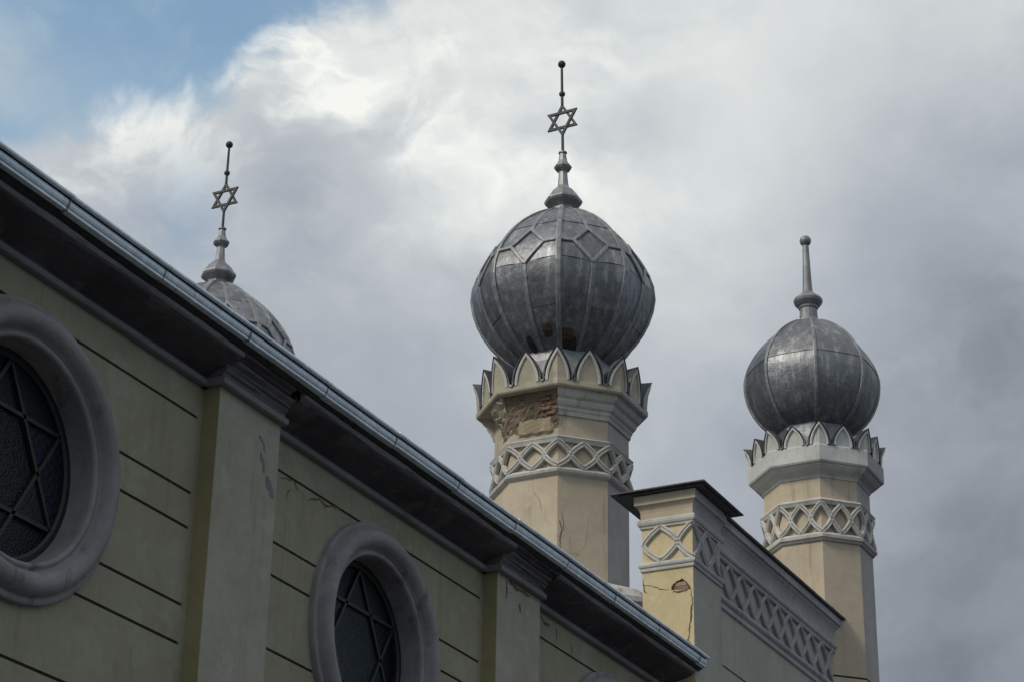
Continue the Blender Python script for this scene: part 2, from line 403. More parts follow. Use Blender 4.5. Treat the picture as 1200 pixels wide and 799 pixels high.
def dome_profile(Rm, el_deg, ptop, pbot, th_top=74, th_bot=-62):
    """recover the meridian (z, r) whose outline, seen from el below, is a superellipse"""
    ce = math.cos(R_(el_deg)); out = []
    def h_psi(ps):
        st = math.sin(ps)/ce; st = max(-.9999, min(.9999, st)); th = math.asin(st)
        p = ptop if st > 0 else pbot; q = p/(p-1)
        return Rm*(abs(math.cos(th))**q+abs(math.sin(th))**q)**(1/q)
    a1 = math.asin(math.sin(R_(th_top))*ce); a0 = math.asin(math.sin(R_(th_bot))*ce)
    nn = 26
    for i in range(nn+1):
        ps = a1+(a0-a1)*i/nn; e_ = 1e-4
        H = h_psi(ps); dH = (h_psi(ps+e_)-h_psi(ps-e_))/(2*e_)
        out.append((H*math.sin(ps)+dH*math.cos(ps), H*math.cos(ps)-dH*math.sin(ps)))
    return out          # top first
class Dome:
    def __init__(s, prof, nside, mid):
        s.p = prof; s.n = nside; s.midf = mid
        L = [0]
        for a, b in zip(prof, prof[1:]): L.append(L[-1]+math.hypot(a[0]-b[0], a[1]-b[1]))
        s.L = [x/L[-1] for x in L]; s.len = L[-1]
    def rz(s, t):
        t = max(0, min(1, t))
        for i in range(len(s.L)-1):
            if t <= s.L[i+1]+1e-9:
                k = (t-s.L[i])/(s.L[i+1]-s.L[i]); a, b = s.p[i], s.p[i+1]
                return a[1]+(b[1]-a[1])*k, a[0]+(b[0]-a[0])*k
    def t_of_z(s, z):
        lo, hi = 0, 1
        for _ in range(40):
            m_ = (lo+hi)/2
            if s.rz(m_)[1] > z: lo = m_
            else: hi = m_
        return lo
    def fac(s, phi):     # radius factor; main ribs at phi = 0 mod 45
        p = phi % 45
        if s.n == 16:
            q = p if p <= 22.5 else 45-p     # 0 at the main rib, 22.5 at the middle
            a, b = Vector((1, 0)), Vector((s.midf*math.cos(R_(22.5)), s.midf*math.sin(R_(22.5))))
            d = Vector((math.cos(R_(q)), math.sin(R_(q)))); e_ = b-a
            return (a.x*e_.y-a.y*e_.x)/(d.x*e_.y-d.y*e_.x)
        q = abs(p-22.5); ch = math.cos(R_(22.5))/math.cos(R_(q))
        return ch+(1-ch)*s.midf
    def P(s, phi, t, d=0.0):
        r, z = s.rz(t); r1, z1 = s.rz(min(1, t+.01)); r0, z0 = s.rz(max(0, t-.01))
        tz, tr = z1-z0, r1-r0; l = math.hypot(tz, tr) or 1
        nr, nz = -tz/l, tr/l
        R = (r*s.fac(phi))+d*nr; zz = z+d*nz; a = R_(phi+22.5)
        return Vector((R*math.cos(a), R*math.sin(a), zz))
    def nrm(s, phi, t):
        a = R_(phi+22.5); r1, z1 = s.rz(min(1, t+.01)); r0, z0 = s.rz(max(0, t-.01))
        return Vector((-(z1-z0)*math.cos(a), -(z1-z0)*math.sin(a), r1-r0)).normalized()
    def patch(s, mb, c, n=4, m=None, d=.008, th=.012):
        """bilinear patch from corners c = [(phi,t) a, b, c, d] a-b along top, d-c along the bottom"""
        m = m or n; rows = []
        for i in range(m+1):
            v = i/m; row = []
            for j in range(n+1):
                u = j/n
                ph = (1-v)*((1-u)*c[0][0]+u*c[1][0])+v*((1-u)*c[3][0]+u*c[2][0])
                tt = (1-v)*((1-u)*c[0][1]+u*c[1][1])+v*((1-u)*c[3][1]+u*c[2][1])
                row.append((ph, tt))
            rows.append(row)
        top = [[s.P(a, b, d) for a, b in r] for r in rows]
        mb.quadgrid(top, 0, flip=True, smooth=True)
        edge = [rows[0][j] for j in range(n+1)]+[rows[i][n] for i in range(1, m+1)]+[rows[m][j] for j in range(n-1, -1, -1)]+[rows[i][0] for i in range(m-1, 0, -1)]
        mb.quadgrid([[s.P(a, b, d) for a, b in edge], [s.P(a, b, d-th) for a, b in edge]], 0, closed=True)
    def bar(s, mb, pts, w_, hgt, base=0.0):
        P = [s.P(a, b, base) for a, b in pts]; Nn = [s.nrm(a, b) for a, b in pts]
        sweep(mb, P, Nn, [(-w_, -.01), (-w_, hgt*.8), (-w_*.6, hgt), (w_*.6, hgt), (w_, hgt*.8), (w_, -.01)])

def lines(pts, n=6):
    out = []
    for (a, b), (c, d) in zip(pts, pts[1:]):
        for i in range(n): out.append((a+(c-a)*i/n, b+(d-b)*i/n))
    return out+[pts[-1]]

def big_tower(cx, cy, label, damaged, dz=0.0, proto=None, base_grey=True, tilt=0.0):
    T = empty('domed_tower', (cx, cy, ZC+dz), None, label=label, category='tower', group='domed towers rising above the roof edge')
    Rs = 1.10
    sh = shaft(T, Rs, -ZC-dz, 12.87, [M['yellow'], M['cream'], M['violet_grey']])
    shaft(T, Rs, 13.44, 14.24, [M['crown_cream'] if damaged else M['yellow'], M['cream'], M['violet_grey']], 'upper_shaft')
    shaft(T, Rs-.01, 12.87, 13.44, [M['yellow'], M['cream'], M['violet_grey']], 'band_ground')
    # plinth with sloping top
    mb = MB(); lathe(mb, [(1.80, 7.5), (1.80, 10.62), (1.86, 10.64), (1.86, 10.72), (1.76, 10.86), (1.12, 11.12)]); mb.obj('plinth', M['trim'], T)
    # mouldings above and below the lattice
    lo = [(1.06, 12.80), (1.13, 12.83), (1.17, 12.86), (1.18, 12.90), (1.15, 12.945), (1.06, 12.95)]
    hi = [(1.06, 13.38), (1.15, 13.375), (1.165, 13.42), (1.18, 13.45), (1.15, 13.475), (1.06, 13.50)]
    for nm, pr in (('lower_moulding', lo), ('upper_moulding', hi)):
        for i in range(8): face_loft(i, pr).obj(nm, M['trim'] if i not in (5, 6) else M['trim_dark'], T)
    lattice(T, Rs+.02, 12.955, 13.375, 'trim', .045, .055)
    # stacked cornice under the crown
    corn = [(1.06, 13.84), (1.13, 13.84), (1.14, 13.90), (1.165, 13.93), (1.165, 13.97), (1.21, 14.00), (1.235, 14.05), (1.235, 14.09), (1.29, 14.12), (1.325, 14.17), (1.33, 14.235), (1.06, 14.235)]
    for i in range(8):
        if damaged and i == 3: continue
        if damaged and i == 2:
            face_loft(i, corn, .45, 1.0, 7, .05).obj('broken_cornice_piece', M['crown_cream'], T, label='broken stub of crumbling cornice left beside the gap'); continue
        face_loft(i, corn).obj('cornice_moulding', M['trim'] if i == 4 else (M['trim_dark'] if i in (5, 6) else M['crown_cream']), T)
    if damaged:
        mb = MB(); rows = []
        for j in range(29):
            s = 2.55+1.45*j/28; row = []
            for q in range(15):
                t = q/14; z = 13.62+.62*t
                r = 1.105+.17*t**1.5+.018*wob(j*.11+q*.07, 3)+.010*wob(j*.43-q*.31, 1)+.008*wob(j*1.9+q*2.3, 4)
                if s > 3.97: r = max(r, 1.10)
                row.append(octpt(min(s, 3.9999), z, r))
            rows.append(row)
        mb.quadgrid(rows, 0); mb.obj('bare_masonry', M['masonry'], T)
        mb = MB(); rows = []
        for j in range(15):
            s = 3.16+.74*j/14; row = []
            for q in range(9):
                t = q/8; e_ = .035*wob(q*.9+(0 if j < 7 else 5), 2)*(1 if j in (0, 14) else .3)
                ed = 0 if 0 < j < 14 and 0 < q < 8 else -.035
                row.append(octpt(s+e_, 13.54+.30*t+.02*wob(j*.6, 6), 1.142+ed+.004*wob(j*.9+q*.7, 8)))
            rows.append(row)
        mb.quadgrid(rows, 0); mb.obj('plaster_patch', M['rough_plaster'], T)
        rb = random.Random(5)
        for row in range(6):
            z = 13.80+.075*row; s0 = 2.92+(.09 if row % 2 else 0)
            while s0 < 3.90:
                s1 = min(s0+.17, 3.985); out = rb.uniform(-.040, -.012) if s0 < 3.6 or row < 1 else rb.uniform(-.012, .012)
                rr = 1.105+.17*((z-13.62)/.62)**1.5+out
                mb = MB(); rows = [[octpt(s, z+zz+.004*wob(s*9, row), rr+dd) for zz, dd in ((-.028, -.06), (-.030, .004), (-.022, .012), (.024, .013), (.030, .006), (.030, -.06))] for s in (s0, (s0*2+s1)/3, (s0+2*s1)/3, s1)]
                mb.quadgrid(rows); mb.poly(rows[0][::-1]); mb.poly(rows[-1])
                mb.obj('brick', M['brick' if rb.random() < .55 else 'brick_brown'], T); s0 += .19
    # crown slab and battlements
    slab = [(1.06, 14.236), (1.405, 14.236), (1.42, 14.26), (1.42, 14.335), (1.405, 14.345), (1.06, 14.35)]
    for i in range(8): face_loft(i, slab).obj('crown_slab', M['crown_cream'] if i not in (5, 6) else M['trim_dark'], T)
    merlons(T, 1.405, 14.335, .575, 'crown_cream', 'trim', 'hood', .05, .32)
    # inner skirt
    mb = MB(); lathe(mb, [(1.36, 14.33), (1.12, 14.50), (1.00, 14.72), (.86, 14.96), (.80, 15.16)]); mb.obj('neck_skirt', M['rib'], T)
    # dome
    zc = 16.45
    prof = [(zc+a, b) for a, b in dome_profile(1.535, 26.2, 1.66, 1.88, 76, -71)]
    prof = [(prof[0][0]+.05, .20)]+prof
    D_ = Dome(prof, 16, .948)
    DM = empty('dome', (0, 0, 0), T)
    mb = MB(); rows = [[D_.P(p*5.625, k/26, -.012) for p in range(64)] for k in range(27)]
    mb.quadgrid(rows, 0, closed=True, flip=True); mb.obj('dome_shell', M['dome'], DM)
    tA, tB = .0, 1.0
    tU, tT, tC, tD, tS2, tS = [D_.t_of_z(z) for z in (17.30, 17.14, 16.81, 16.44, 16.47, 15.74)]
    tW = D_.t_of_z(16.10)
    pc = 10.2
    g = .42
    kinds = []
    for sg in (1, -1):
        def q(mb, cs, **k):
            cs = [(22.5+sg*(22.5-a), b) if False else ((a if sg > 0 else 45-a), b) for a, b in cs]
            if sg < 0: cs = [cs[1], cs[0], cs[3], cs[2]]
            D_.patch(mb, cs, **k)
        for zone in range(6):
            mb = MB(); dd = random.uniform(.006, .016)
            if zone == 0: q(mb, [(g, tS+.004), (22.5-g, tS+.004), (22.5-g, tB), (g, tB)], m=8, d=dd)
            if zone == 1: q(mb, [(g, tS2+.002), (22.5-g, tS2+.012), (22.5-g, tS+.010), (g, tS+.006)], m=7, d=dd+.006)
            if zone == 2: q(mb, [(g, tC), (pc, tC), (pc, tS2), (g, tS2)], m=4, n=3, d=dd); q(mb, [(pc, tC), (22.5-g, tD), (22.5-g, tS2+.012), (pc, tS2)], m=4, n=3, d=dd)
            if zone == 3: q(mb, [(g, tU), (pc, tU), (pc, tC), (g, tC)], m=3, n=3, d=dd); q(mb, [(pc, tU), (22.5-g, tU), (22.5-g, tT), (pc, tC)], m=3, n=3, d=dd)
            if zone == 4: q(mb, [(g, tA+.20), (22.5-g, tA+.20), (22.5-g, tU), (g, tU)], m=4, d=dd+.005)
            if zone == 5: q(mb, [(g, tA), (22.5-g, tA), (22.5-g, tA+.205), (g, tA+.205)], m=4, d=dd)
            kinds.append(('dome_panel', mb.mesh('dome_panel', [M['dome']])))
    mb = MB(); D_.patch(mb, [(22.5, tT), (45-pc, tC), (22.5, tD), (pc, tC)], n=5, d=.006); kinds.append(('diamond_panel', mb.mesh('diamond_panel', [M['dome']])))
    mb = MB(); D_.bar(mb, lines([(0, 0), (0, tC*.5), (0, tC), (0, 1)], 9), .042, .036); kinds.append(('main_rib', mb.mesh('main_rib', [M['rib']])))
    mb = MB(); D_.bar(mb, lines([(22.5, 0), (22.5, tT)], 8), .034, .028); kinds.append(('upper_rib', mb.mesh('upper_rib', [M['rib']])))
    mb = MB(); D_.bar(mb, lines([(22.5, tD), (22.5, 1)], 12), .036, .032); kinds.append(('middle_rib', mb.mesh('middle_rib', [M['rib']])))
    for a in (pc, 45-pc):
        mb = MB(); D_.bar(mb, lines([(22.5, tT-.004), (a, tC), (22.5, tD+.006)], 5), .034, .046); kinds.append(('diamond_frame', mb.mesh('diamond_frame', [M['rib']])))
        e0 = 0 if a == pc else 45
        mb = MB(); D_.bar(mb, lines([(a, tC), (e0, tC)], 4), .034, .042); kinds.append(('cross_bar', mb.mesh('cross_bar', [M['rib']])))
    for nm, me in kinds:
        for k in range(8): link(nm, me, DM, rz=R_(45*k))
    if damaged:
        for pts, w_ in (([(4.05, 12.05), (4.09, 11.9), (4.05, 11.72), (4.07, 11.55)], .010), ([(4.62, 12.2), (4.60, 11.95), (4.55, 11.7), (4.42, 11.52), (4.25, 11.55)], .006), ([(4.09, 12.2), (4.12, 12.0), (4.14, 11.85)], .005), ([(3.5, 12.6), (3.62, 12.45), (3.7, 12.2)], .004)):
            mb = MB(); P_ = []
            for (a, b), (c, d) in zip(pts, pts[1:]):
                for i in range(5): P_.append((a+(c-a)*i/5, b+(d-b)*i/5))
            rows = []
            for i, (a, b) in enumerate(P_):
                ww = w_*(.4+.6*math.sin(math.pi*(i+.5)/len(P_)))*(1+.6*wob(i*.7, a)); j_ = .012*wob(i*.9, b)
                hz = 1 if abs(P_[0][0]-P_[-1][0]) < .25 else .4
                rows.append([octpt(a+j_+ww*hz, b+ww*(1-hz), Rs+.004), octpt(a+j_-ww*hz, b-ww*(1-hz), Rs+.004)])
            mb.quadgrid(rows); mb.obj('crack', M['crack'], T)
        tz = D_.t_of_z
        for (ph, t0, t1, w0, c_) in ((169, tz(15.38), tz(15.30), 8.0, 'black'), (190, tz(15.30), tz(15.08), 19, 'black'), (187, tz(15.40), tz(15.26), 14.0, 'masonry'), (168.5, tz(15.46), tz(15.36), 9, 'masonry'), (148, tz(15.35), tz(15.0), 7, 'black')):
            mb = MB(); rows = []
            for i in range(5):
                v = i/4; ww = w0*(.35+.65*math.sin(math.pi*(.15+.7*v)))*(1+.25*wob(i*.7, ph))
                rows.append([D_.P(ph+ww*(u-.5)+.5*wob(i+u*3, 1), t0+(t1-t0)*v, .026) for u in (0, .3, .6, 1)])
            mb.quadgrid(rows, 0, flip=True)
            mb.obj('torn_hole_dark' if c_ == 'black' else 'rust_patch', M[c_] if c_ == 'black' else M['rust'], DM)  # black patches paint in the dark inside torn holes; the others are rust
    finial(T, tilt)
    return T
def finial(T, tilt=0.0):
    """octagonal turned base, star of two interlaced triangles, rod and balls"""
    F_ = empty('finial', (0, 0, 18.06), T); F_.rotation_euler = (R_(-tilt), 0, 0)
    mb = MB(); pr = [(.26, -.12), (.205, -.02), (.20, .07), (.225, .10), (.31, .165), (.328, .205), (.315, .245), (.275, .30), (.225, .38), (.165, .44), (.115, .49), (.095, .53), (.088, .58), (.072, .80), (.085, .82), (.135, .86), (.155, .90), (.145, .93), (.10, .98), (.075, 1.04), (.06, 1.15), (.055, 1.18), (.075, 1.185), (.075, 1.21), (.03, 1.215)]
    lathe(mb, [(r*1.02, z) for r, z in pr]); mb.obj('spool', M['finial'], F_)
    mb = MB(); lathe(mb, [(.026, 1.2), (.024, 1.58)], 8); lathe(mb, [(.026, 2.17), (.022, 3.0)], 8); mb.obj('rod', M['iron'], F_)
    for z, r in ((2.40, .056), (3.02, .070)):
        mb = MB(); pr = [(max(.004, r*math.sin(math.pi*i/10)), z-r*math.cos(math.pi*i/10)) for i in range(11)]
        lathe(mb, pr, 16, 0, smooth=True); mb.obj('ball', M['iron'], F_)
    zc = 1.865; Rr = .335
    for k in (0, 1):
        V = [Vector((0, Rr*math.cos(R_(90+120*i+180*k)), zc+Rr*math.sin(R_(90+120*i+180*k)))) for i in range(3)]
        c_ = Vector((0, 0, zc)); Vi = [c_+(v-c_)*.73 for v in V]
        mb = MB(); x0, x1 = (-.026, .012) if k else (-.012, .026)
        def lay(pts, x): return [(x, p.y, p.z) for p in pts]
        mb.quadgrid([lay(V, x0), lay(V, x1), lay(Vi, x1), lay(Vi, x0), lay(V, x0)], closed=True)
        mb.obj('star_triangle', M['iron'], F_)

C_BIG = (30.2, 14.381); C_LEFT = (30.2, 21.465); C_SM = (30.2, 10.059)
big_tower(*C_BIG, 'large onion-domed tower in the middle with crumbled cornice and a leaning star finial', True, tilt=1.1)
big_tower(*C_LEFT, 'onion-domed tower at left, only its star finial and dome top showing above the gutter', False, dz=.06)

def small_tower(cx, cy, label):
    T = empty('domed_tower', (cx, cy, ZC), None, label=label, category='tower', group='domed towers rising above the roof edge')
    Rs = .80
    shaft(T, Rs, -ZC, 9.135, [M['yellow'], M['cream'], M['violet_grey']])
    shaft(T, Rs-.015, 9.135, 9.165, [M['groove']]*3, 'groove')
    shaft(T, Rs, 9.165, 11.25, [M['yellow'], M['cream'], M['violet_grey']], 'middle_shaft')
    shaft(T, Rs-.01, 11.25, 11.83, [M['yellow'], M['cream'], M['violet_grey']], 'band_ground')
    shaft(T, Rs, 11.83, 12.35, [M['yellow'], M['cream'], M['violet_grey']], 'upper_shaft')
    lo = [(.77, 11.19), (.83, 11.20), (.845, 11.225), (.87, 11.24), (.875, 11.285), (.85, 11.32), (.77, 11.33)]
    hi = [(.77, 11.775), (.845, 11.77), (.86, 11.80), (.875, 11.825), (.85, 11.86), (.77, 11.875)]
    for nm, pr in (('lower_moulding', lo), ('upper_moulding', hi)):
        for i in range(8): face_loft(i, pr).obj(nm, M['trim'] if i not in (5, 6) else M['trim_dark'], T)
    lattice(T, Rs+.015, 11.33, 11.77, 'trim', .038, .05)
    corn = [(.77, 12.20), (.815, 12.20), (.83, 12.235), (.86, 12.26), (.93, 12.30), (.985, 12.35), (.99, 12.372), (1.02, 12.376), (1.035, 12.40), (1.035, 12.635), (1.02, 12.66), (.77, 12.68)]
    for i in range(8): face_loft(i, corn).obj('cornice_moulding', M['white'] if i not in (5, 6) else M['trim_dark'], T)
    merlons(T, 1.02, 12.65, .36, 'white', 'white', 'hood', .035, .24)
    mb = MB(); lathe(mb, [(.95, 12.66), (.80, 12.70), (.70, 12.78), (.60, 12.92), (.60, 13.24)]); mb.obj('neck_skirt', M['dome'], T)
    zc = 14.06
    prof = [(zc+a, b) for a, b in dome_profile(1.038, 23.9, 1.70, 2.10, 76, -71)]
    prof = [(prof[0][0]+.03, .12)]+prof
    D_ = Dome(prof, 8, .30)
    DM = empty('dome', (0, 0, 0), T)
    mb = MB(); rows = [[D_.P(p*5.625, k/26, -.012) for p in range(64)] for k in range(27)]
    mb.quadgrid(rows, 0, closed=True, flip=True); mb.obj('dome_shell', M['dome'], DM)
    tS = D_.t_of_z(14.22); kinds = []
    for a, b, dd in ((0, tS+.008, .010), (tS, 1.0, .003)):
        mb = MB(); D_.patch(mb, [(.4, a), (44.6, a), (44.6, b), (.4, b)], n=8, m=10, d=dd); kinds.append(('dome_panel', mb.mesh('dome_panel', [M['dome']])))
    mb = MB(); D_.bar(mb, lines([(0, 0), (0, 1)], 26), .024, .026); kinds.append(('main_rib', mb.mesh('main_rib', [M['rib']])))
    for nm, me in kinds:
        for k in range(8): link(nm, me, DM, rz=R_(45*k))
    F_ = empty('finial', (0, 0, 15.16), T)
    mb = MB(); lathe(mb, [(.17, -.04), (.145, .02), (.138, .18), (.155, .20), (.16, .235), (.185, .25), (.225, .30), (.235, .34), (.215, .38), (.15, .43), (.11, .46), (.085, .50), (.074, .60), (.05, 1.33), (.03, 1.34)], 16); mb.obj('spike', M['finial'], F_)
    mb = MB(); r = .093; lathe(mb, [(max(.004, r*math.sin(math.pi*i/12)), 1.42-r*math.cos(math.pi*i/12)) for i in range(13)], 20, 0, smooth=True); mb.obj('ball', M['finial'], F_)
    return T
small_tower(*C_SM, 'slim tower at right with a smooth eight-gored dome and a plain ball finial')

# =================================================================== NAVE (long street side)
Zf = lambda z: z+ZC
nave = empty('nave_building', (0, 0, 0), None, label='long grey-green stuccoed hall with pilasters, round windows and deep dark eaves in front', category='building')
X_END = 24.0
WINS = [1.35, 6.55, 11.76, 16.99, 22.25]
PILS = [(-1.55, -.60), (3.65, 4.60), (8.84, 9.79), (14.0, 14.95), (19.156, 20.16)]
GROOVES = [7.160, 6.487, 6.185, 5.530, 5.208, 4.520, 4.21, 3.53, 3.22, 2.54, 2.23, 1.55, 1.24, .56, .25, -.43, -.74]
R_OUT = 1.17; R_HOLE = 1.05; ZW = 6.06
def slab_hole(mb, x0, x1, z0, z1, yf_, yb, hole=None, n=28, mi=0):
    """upright slab facing -Y with an optional hole given as hole(x) -> (lo, hi) or None"""
    if hole is None or n == 0:
        return mb.box(x0, x1, yf_, yb, z0, z1, mi)
    xs = [x0+(x1-x0)*i/n for i in range(n+1)]
    for a, b in zip(xs, xs[1:]):
        h = hole((a+b)/2)
        if not h: mb.box(a, b, yf_, yb, z0, z1, mi); continue
        lo, hi = h
        if lo > z0: mb.box(a, b, yf_, yb, z0, min(z1, lo), mi)
        if hi < z1: mb.box(a, b, yf_, yb, max(z0, hi), z1, mi)
    return mb
wall = empty('wall', (0, 0, 0), nave)
mb = MB()
bays = []
edges = [-4.0]+[v for p in PILS for v in p]+[X_END-.003]
for i in range(0, len(edges), 2): bays.append((edges[i], edges[i+1]))
def holes(wx, r, zc_):
    def h(x):
        d = r*r-(x-wx)**2
        if d <= 0: return None
        return zc_-math.sqrt(d), zc_+math.sqrt(d)
    return h
# core wall, recessed 22 mm, showing at the bottom of the grooves
for (a, b) in bays:
    wx = next((q for q in WINS if a < q < b), None)
    if wx is None: mb.box(a, b, 10.022, 10.5, 0, Zf(7.5)); continue
    mb.box(a, wx-R_HOLE-.02, 10.022, 10.5, 0, Zf(7.5)); mb.box(wx+R_HOLE+.02, b, 10.022, 10.5, 0, Zf(7.5))
    slab_hole(mb, wx-R_HOLE-.02, wx+R_HOLE+.02, 0, Zf(7.5), 10.022, 10.5, holes(wx, R_HOLE, Zf(ZW)), 40)
mb.obj('wall_core', M['groove'], wall)
levels = [Zf(7.50)]+[Zf(g) for g in GROOVES]+[0]
for (a, b) in bays:
    wx = next((q for q in WINS if a < q < b), None)
    if b < 7.5: wx_near = True
    for zt, zb in zip(levels, levels[1:]):
        zt_, zb_ = (zt-.013 if zt < Zf(7.4) else zt), zb+.013
        xa, xb = a+.065, b-.065
        mb = MB()
        if wx is not None and abs((zt+zb)/2-Zf(ZW)) < R_HOLE+(zt-zb)/2:
            mb.box(xa, wx-R_HOLE-.02, 10, 10.03, zb_, zt_)
            slab_hole(mb, wx-R_HOLE-.02, wx, zb_, zt_, 10, 10.03, holes(wx, R_HOLE, Zf(ZW)), 18)
            if Zf(ZW)-R_HOLE < zb_ and zt_ < Zf(ZW)+R_HOLE: mb.obj('stucco_course', M['wall_green'], wall); mb = MB()
            slab_hole(mb, wx, wx+R_HOLE+.02, zb_, zt_, 10, 10.03, holes(wx, R_HOLE, Zf(ZW)), 18)
            mb.box(wx+R_HOLE+.02, xb, 10, 10.03, zb_, zt_)
        else: mb.box(xa, xb, 10, 10.03, zb_, zt_)
        mb.obj('stucco_course', M['wall_green'], wall)
    for xa, xb in ((a, a+.065), (b-.065, b)):
        MB().box(xa, xb, 10, 10.03, 0, Zf(7.5)).obj('plaster_margin', M['wall_green'], wall)
YP = 9.835
def crack_ribbon(pts, w_, parent, m='crack', plane='y', off=.004, nm='crack'):
    """a thin ragged slit: pts are (u, z) on plane; widens and narrows along its run"""
    mb = MB(); out = []
    P = []
    for (a, b), (c, d) in zip(pts, pts[1:]):
        for i in range(5): P.append((a+(c-a)*i/5, b+(d-b)*i/5))
    P.append(pts[-1]); rows = []
    for i, (u_, z_) in enumerate(P):
        k = math.sin(math.pi*(i+.3)/(len(P)-.4)); ww = w_*(.35+.65*k)*(1+.6*wob(i*.61, pts[0][0]))
        ju, jz = .012*wob(i*.9, pts[0][1]), .010*wob(i*1.1, 2+pts[0][0])
        t = (P[min(i+1, len(P)-1)][0]-P[max(i-1, 0)][0], P[min(i+1, len(P)-1)][1]-P[max(i-1, 0)][1]); l = math.hypot(*t) or 1
        nx, nz = -t[1]/l*ww, t[0]/l*ww
        rows.append([(u_+ju+nx, z_+jz+nz), (u_+ju-nx, z_+jz-nz)])
    def to3(u_, z_):
        if plane[0] == 'y': return (u_, plane[1]-off, Zf(z_))
        if plane[0] == 'x': return (plane[1]-off, u_, Zf(z_))
    mb.quadgrid([[to3(*p) for p in r] for r in rows])
    return mb.obj(nm, M[m], parent)
for i, (a, b) in enumerate(PILS):
    mb = MB(); mb.box(a, b, YP, 10.05, 0, Zf(7.46), 0)
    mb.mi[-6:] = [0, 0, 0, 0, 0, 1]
    o = mb.obj('pilaster', [M['pil_front'], M['pil_side']], nave)
    bv = o.modifiers.new('b', 'BEVEL'); bv.width = .008; bv.segments = 2
    if i == 3:
        for pts, w_ in (([(14.62, 7.24), (14.68, 7.20), (14.74, 7.12)], .012), ([(14.66, 7.10), (14.71, 7.02), (14.74, 6.93)], .022), ([(14.78, 6.92), (14.84, 6.83), (14.91, 6.76)], .040)):
            crack_ribbon(pts, w_, o, 'mould_grey', ('y', YP), .004, 'chipped_paint')
    if i == 4:
        for pts, w_ in (([(19.36, 7.42), (19.37, 7.30), (19.36, 7.22)], .014), ([(19.66, 7.26), (19.69, 7.18)], .018), ([(19.42, 7.43), (19.58, 7.40), (19.9, 7.41)], .022)):
            crack_ribbon(pts, w_, o, 'crack', ('y', YP), .004, 'chipped_paint')
for pts, w_ in (([(15.25, 7.10), (15.45, 7.15), (15.55, 7.08)], .007), ([(15.7, 7.05), (15.9, 7.13), (16.05, 7.10)], .010), ([(15.98, 7.08), (16.12, 7.14), (16.3, 7.16)], .009), ([(15.35, 6.95), (15.42, 7.06)], .006),
                ([(20.5, 7.40), (20.62, 7.34), (20.75, 7.36)], .02), ([(20.9, 7.38), (20.93, 7.26)], .010), ([(21.3, 7.3), (21.32, 7.2)], .008), ([(22.2, 7.25), (22.24, 7.14)], .008)):
    crack_ribbon(pts, w_, nave, 'crack', ('y', 10.0), .004, 'flaked_paint')

# round windows
def window(wx, detail):
    zc_ = Zf(ZW); Wd = empty('round_window', (wx, 10, zc_), nave)
    prof = [(1.150, .03), (1.150, -.045), (1.142, -.058), (1.105, -.062), (1.090, -.050), (1.085, -.065), (1.070, -.115), (1.035, -.150), (.985, -.160), (.938, -.138), (.910, -.085), (.900, -.045), (.885, -.044), (.874, -.060), (.850, -.062), (.838, -.045), (.835, -.03), (.83, .20), (.83, .24)]
    nseg = 72
    mb = MB(); rows = []
    for r, y in prof: rows.append([(r*math.cos(2*math.pi*i/nseg), y, r*math.sin(2*math.pi*i/nseg)) for i in range(nseg)])
    mb.quadgrid(rows[:17], 0, closed=True, smooth=True, flip=True); mb.obj('window_surround', M['mould_grey2'], Wd)
    mb = MB(); mb.quadgrid(rows[16:], 0, closed=True, smooth=True, flip=True); mb.obj('window_reveal', M['mould_grey2'], Wd)
    yg = .20; Rg = .83; Ri = .765
    # frame ring
    mb = MB(); fr = [(Rg+.01, yg-.03), (Ri+.02, yg-.035), (Ri, yg-.02), (Ri, yg+.03)]
    mb.quadgrid([[(r*math.cos(2*math.pi*i/nseg), y, r*math.sin(2*math.pi*i/nseg)) for i in range(nseg)] for r, y in fr], 0, closed=True, flip=True); mb.obj('window_frame', M['lead'], Wd)
    def bar(p, q, w_=.016):
        p, q = Vector(p), Vector(q); t = (q-p).normalized(); s_ = Vector((-t.y, t.x)); mb = MB()
        rows = [[(c.x+s_.x*a, yy, c.y+s_.y*a) for a, yy in ((-w_, yg+.01), (-w_, yg-.025), (w_, yg-.025), (w_, yg+.01))] for c in (p, q)]
        mb.quadgrid(rows); mb.poly(rows[0][::-1]); mb.poly(rows[1]); mb.obj('glazing_bar', M['lead'], Wd)
    V = [(Ri*math.cos(R_(90+60*i)), Ri*math.sin(R_(90+60*i))) for i in range(6)]
    for k in (0, 1):
        for j in range(3): bar(V[(k+2*j) % 6], V[(k+2*j+2) % 6])
    Hx = [(Ri/math.sqrt(3)*math.cos(R_(60*i)), Ri/math.sqrt(3)*math.sin(R_(60*i))) for i in range(6)]   # inner hexagon, corner angles 0,60..
    def pane(pts, m, dy=0.0):
        tx_, tz_ = random.uniform(-.02, .02), random.uniform(-.02, .02)
        MB().poly([(x, yg+dy+tx_*x+tz_*z, z) for x, z in pts][::-1]).obj('glass_pane', M[m], Wd)
    pane(Hx, 'glass_a')
    for i in range(6):
        # tip triangle with apex V at angle 90+60i lies between hexagon corners at 60+60i and 120+60i
        a, b = Hx[(i+1) % 6], Hx[(i+2) % 6]
        pane([a, V[i], b], 'glass_b' if i % 2 else 'glass_a', .002)
        arc = [(Ri*math.cos(R_(90+60*i+6*j)), Ri*math.sin(R_(90+60*i+6*j))) for j in range(11)]
        pane([b]+arc[::-1], 'glass_a' if i % 2 else 'glass_b', .004)
    MB().box(-.9, .9, .26, .30, -.9, .9).obj('dark_backing', M['lead'], Wd)
for i, wx in enumerate(WINS): window(wx, i >= 2)

